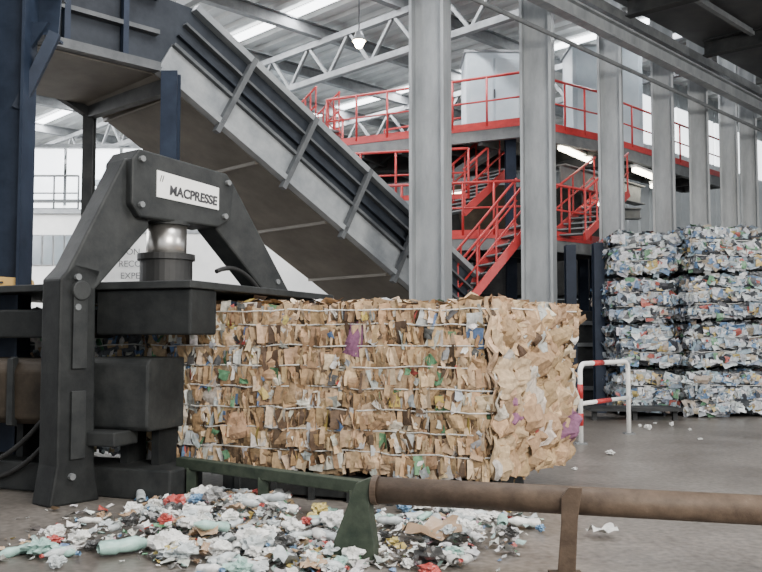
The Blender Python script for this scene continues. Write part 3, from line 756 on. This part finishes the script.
def sheet(seed):
    mb=MB()
    for j in range(6):
        for i in range(6):
            x=(i-2.5)/5;y=(j-2.5)/5
            z_=.10*abs(noise.noise(Vector((x*2.5+seed*5,y*2.5,0))))+.02+.06*abs(x+y*.3)
            mb.v.append(Vector((x*.2+.02*noise.noise(Vector((y*4,seed,0))),y*.14+.02*noise.noise(Vector((x*4,seed,3))),z_)))
    for j in range(5):
        for i in range(5):
            k=j*6+i; mb.f.append((k,k+1,k+7,k+6))
    return me_from(mb,'sheet')
sheets=[sheet(i) for i in range(4)]
def inst(me,mat,name,lab,cat,group,p,sc,rot):
    ob=bpy.data.objects.new(name,me); col.objects.link(ob)
    if not me.materials: me.materials.append(mat)
    ob.material_slots[0].link='OBJECT'; ob.material_slots[0].material=mat
    ob.location=p; ob.scale=(sc,)*3; ob.rotation_euler=rot
    ob['label']=lab; ob['category']=cat; ob['group']=group
    return ob
bag_c=['white']*7+['clear']*5+['green','blue','red','grey','brown','yellow','dark','dark','white']
for k in range(180):
    c=R.choice(bag_c); p=pick(); p.z=hz(p)*.85
    inst(R.choice(bags),LM[c],'crumpled_plastic_bag','crumpled %s plastic bag lying in the litter'%c,'plastic bag','crumpled bags on the floor',p,R.uniform(.6,1.6),(0,0,R.uniform(0,6.28)))
def bottle(c,p,s,rot,lab):
    ob=inst(bott,LM[c],'plastic_bottle',lab,'bottle','bottles in the litter',p,s,rot)
    cc=bpy.data.objects.new('bottle_cap',capm); col.objects.link(cc)
    if not capm.materials: capm.materials.append(LM['blue'])
    cc.material_slots[0].link='OBJECT'; cc.material_slots[0].material=LM[R.choice(['blue','red','white'])]; cc.parent=ob
for k in range(70):
    c=R.choice(['clear','clear','clear','green','white','white']); p=pick(); p.z=hz(p)*.9+.035
    bottle(c,p,R.uniform(.85,1.35),(0,R.uniform(-.2,.1),R.uniform(0,6.28)),'crushed %s plastic bottle lying on the floor'%c)
for k in range(30):
    c=R.choice(['brown','brown','brown','white','clear','grey']); p=pick(); p.z=hz(p)*.9
    inst(R.choice(sheets),LM[c],'torn_sheet','torn bent %s sheet lying in the litter'%c,'scrap sheet','torn sheets on the floor',p,R.uniform(.5,1.2),(0,0,R.uniform(0,6.28)))
bottle('green',G(98,558)+ZV*.06,1.8,(0,0,.6),'large pale green crushed bottle on the floor')
inst(bags[1],LM['green'],'crumpled_plastic_bag','crumpled pale green plastic film on the floor','plastic bag','crumpled bags on the floor',G(40,556),1.8,(0,0,1))
inst(sheets[0],LM['brown'],'torn_sheet','torn bent brown cardboard on the floor','scrap sheet','torn sheets on the floor',G(432,545),1.9,(0,0,.2))
inst(sheets[2],LM['white'],'torn_sheet','flattened white paper sheet on the bare floor','scrap sheet','torn sheets on the floor',G(602,538),1.0,(0,0,.2))
for (x,y) in ((640,427),(655,424),(672,426),(690,431),(610,455),(575,470),(700,440),(648,430)):
    inst(R.choice(bags),LM['white'],'crumpled_plastic_bag','small white plastic scrap on the bare floor','plastic bag','crumpled bags on the floor',G(x,y),R.uniform(.6,1.1),(0,0,x))
# ------------------------------------------------------------ lights & world
w=bpy.data.worlds.new('World'); bpy.context.scene.world=w; w.use_nodes=True
bg=w.node_tree.nodes['Background']; bg.inputs[0].default_value=(.86,.89,.92,1); bg.inputs[1].default_value=1.1
def area(loc,tgt,size,sy,e,c=(1,1,1)):
    l=bpy.data.lights.new('daylight','AREA'); l.shape='RECTANGLE'; l.size=size; l.size_y=sy; l.energy=e; l.color=c
    o=bpy.data.objects.new('daylight_lamp',l); col.objects.link(o); o.location=loc
    if tgt is None: o.rotation_euler=(0,0,math.atan2(U.y,U.x))
    else: o.rotation_euler=(Vector(tgt)-Vector(loc)).to_track_quat('-Z','Y').to_euler()
area((4.5,-2.5,6.5),(0,8,1),5,4,2100,(1,.95,.87))
for s in SK: area(UV(s,16,9.9),None,.3,32,2900,(.98,.98,1))
area(UV(-5,-5,9.8),None,3,6,900,(.98,.98,1))
area((15,7,6),(7,17,1.5),6,4,1000,(1,.98,.95))
area((-14,17,7),(-4,25,3.5),6,5,1500,(.97,.98,1))
# ------------------------------------------------------------ camera
cd=bpy.data.cameras.new('Camera'); cam=bpy.data.objects.new('Camera',cd); col.objects.link(cam)
cd.sensor_width=36; cd.lens=36*F/762; cd.clip_end=200
cam.location=(0,0,CH); cam.rotation_euler=(math.pi/2+pitch,0,0)
bpy.context.scene.camera=cam
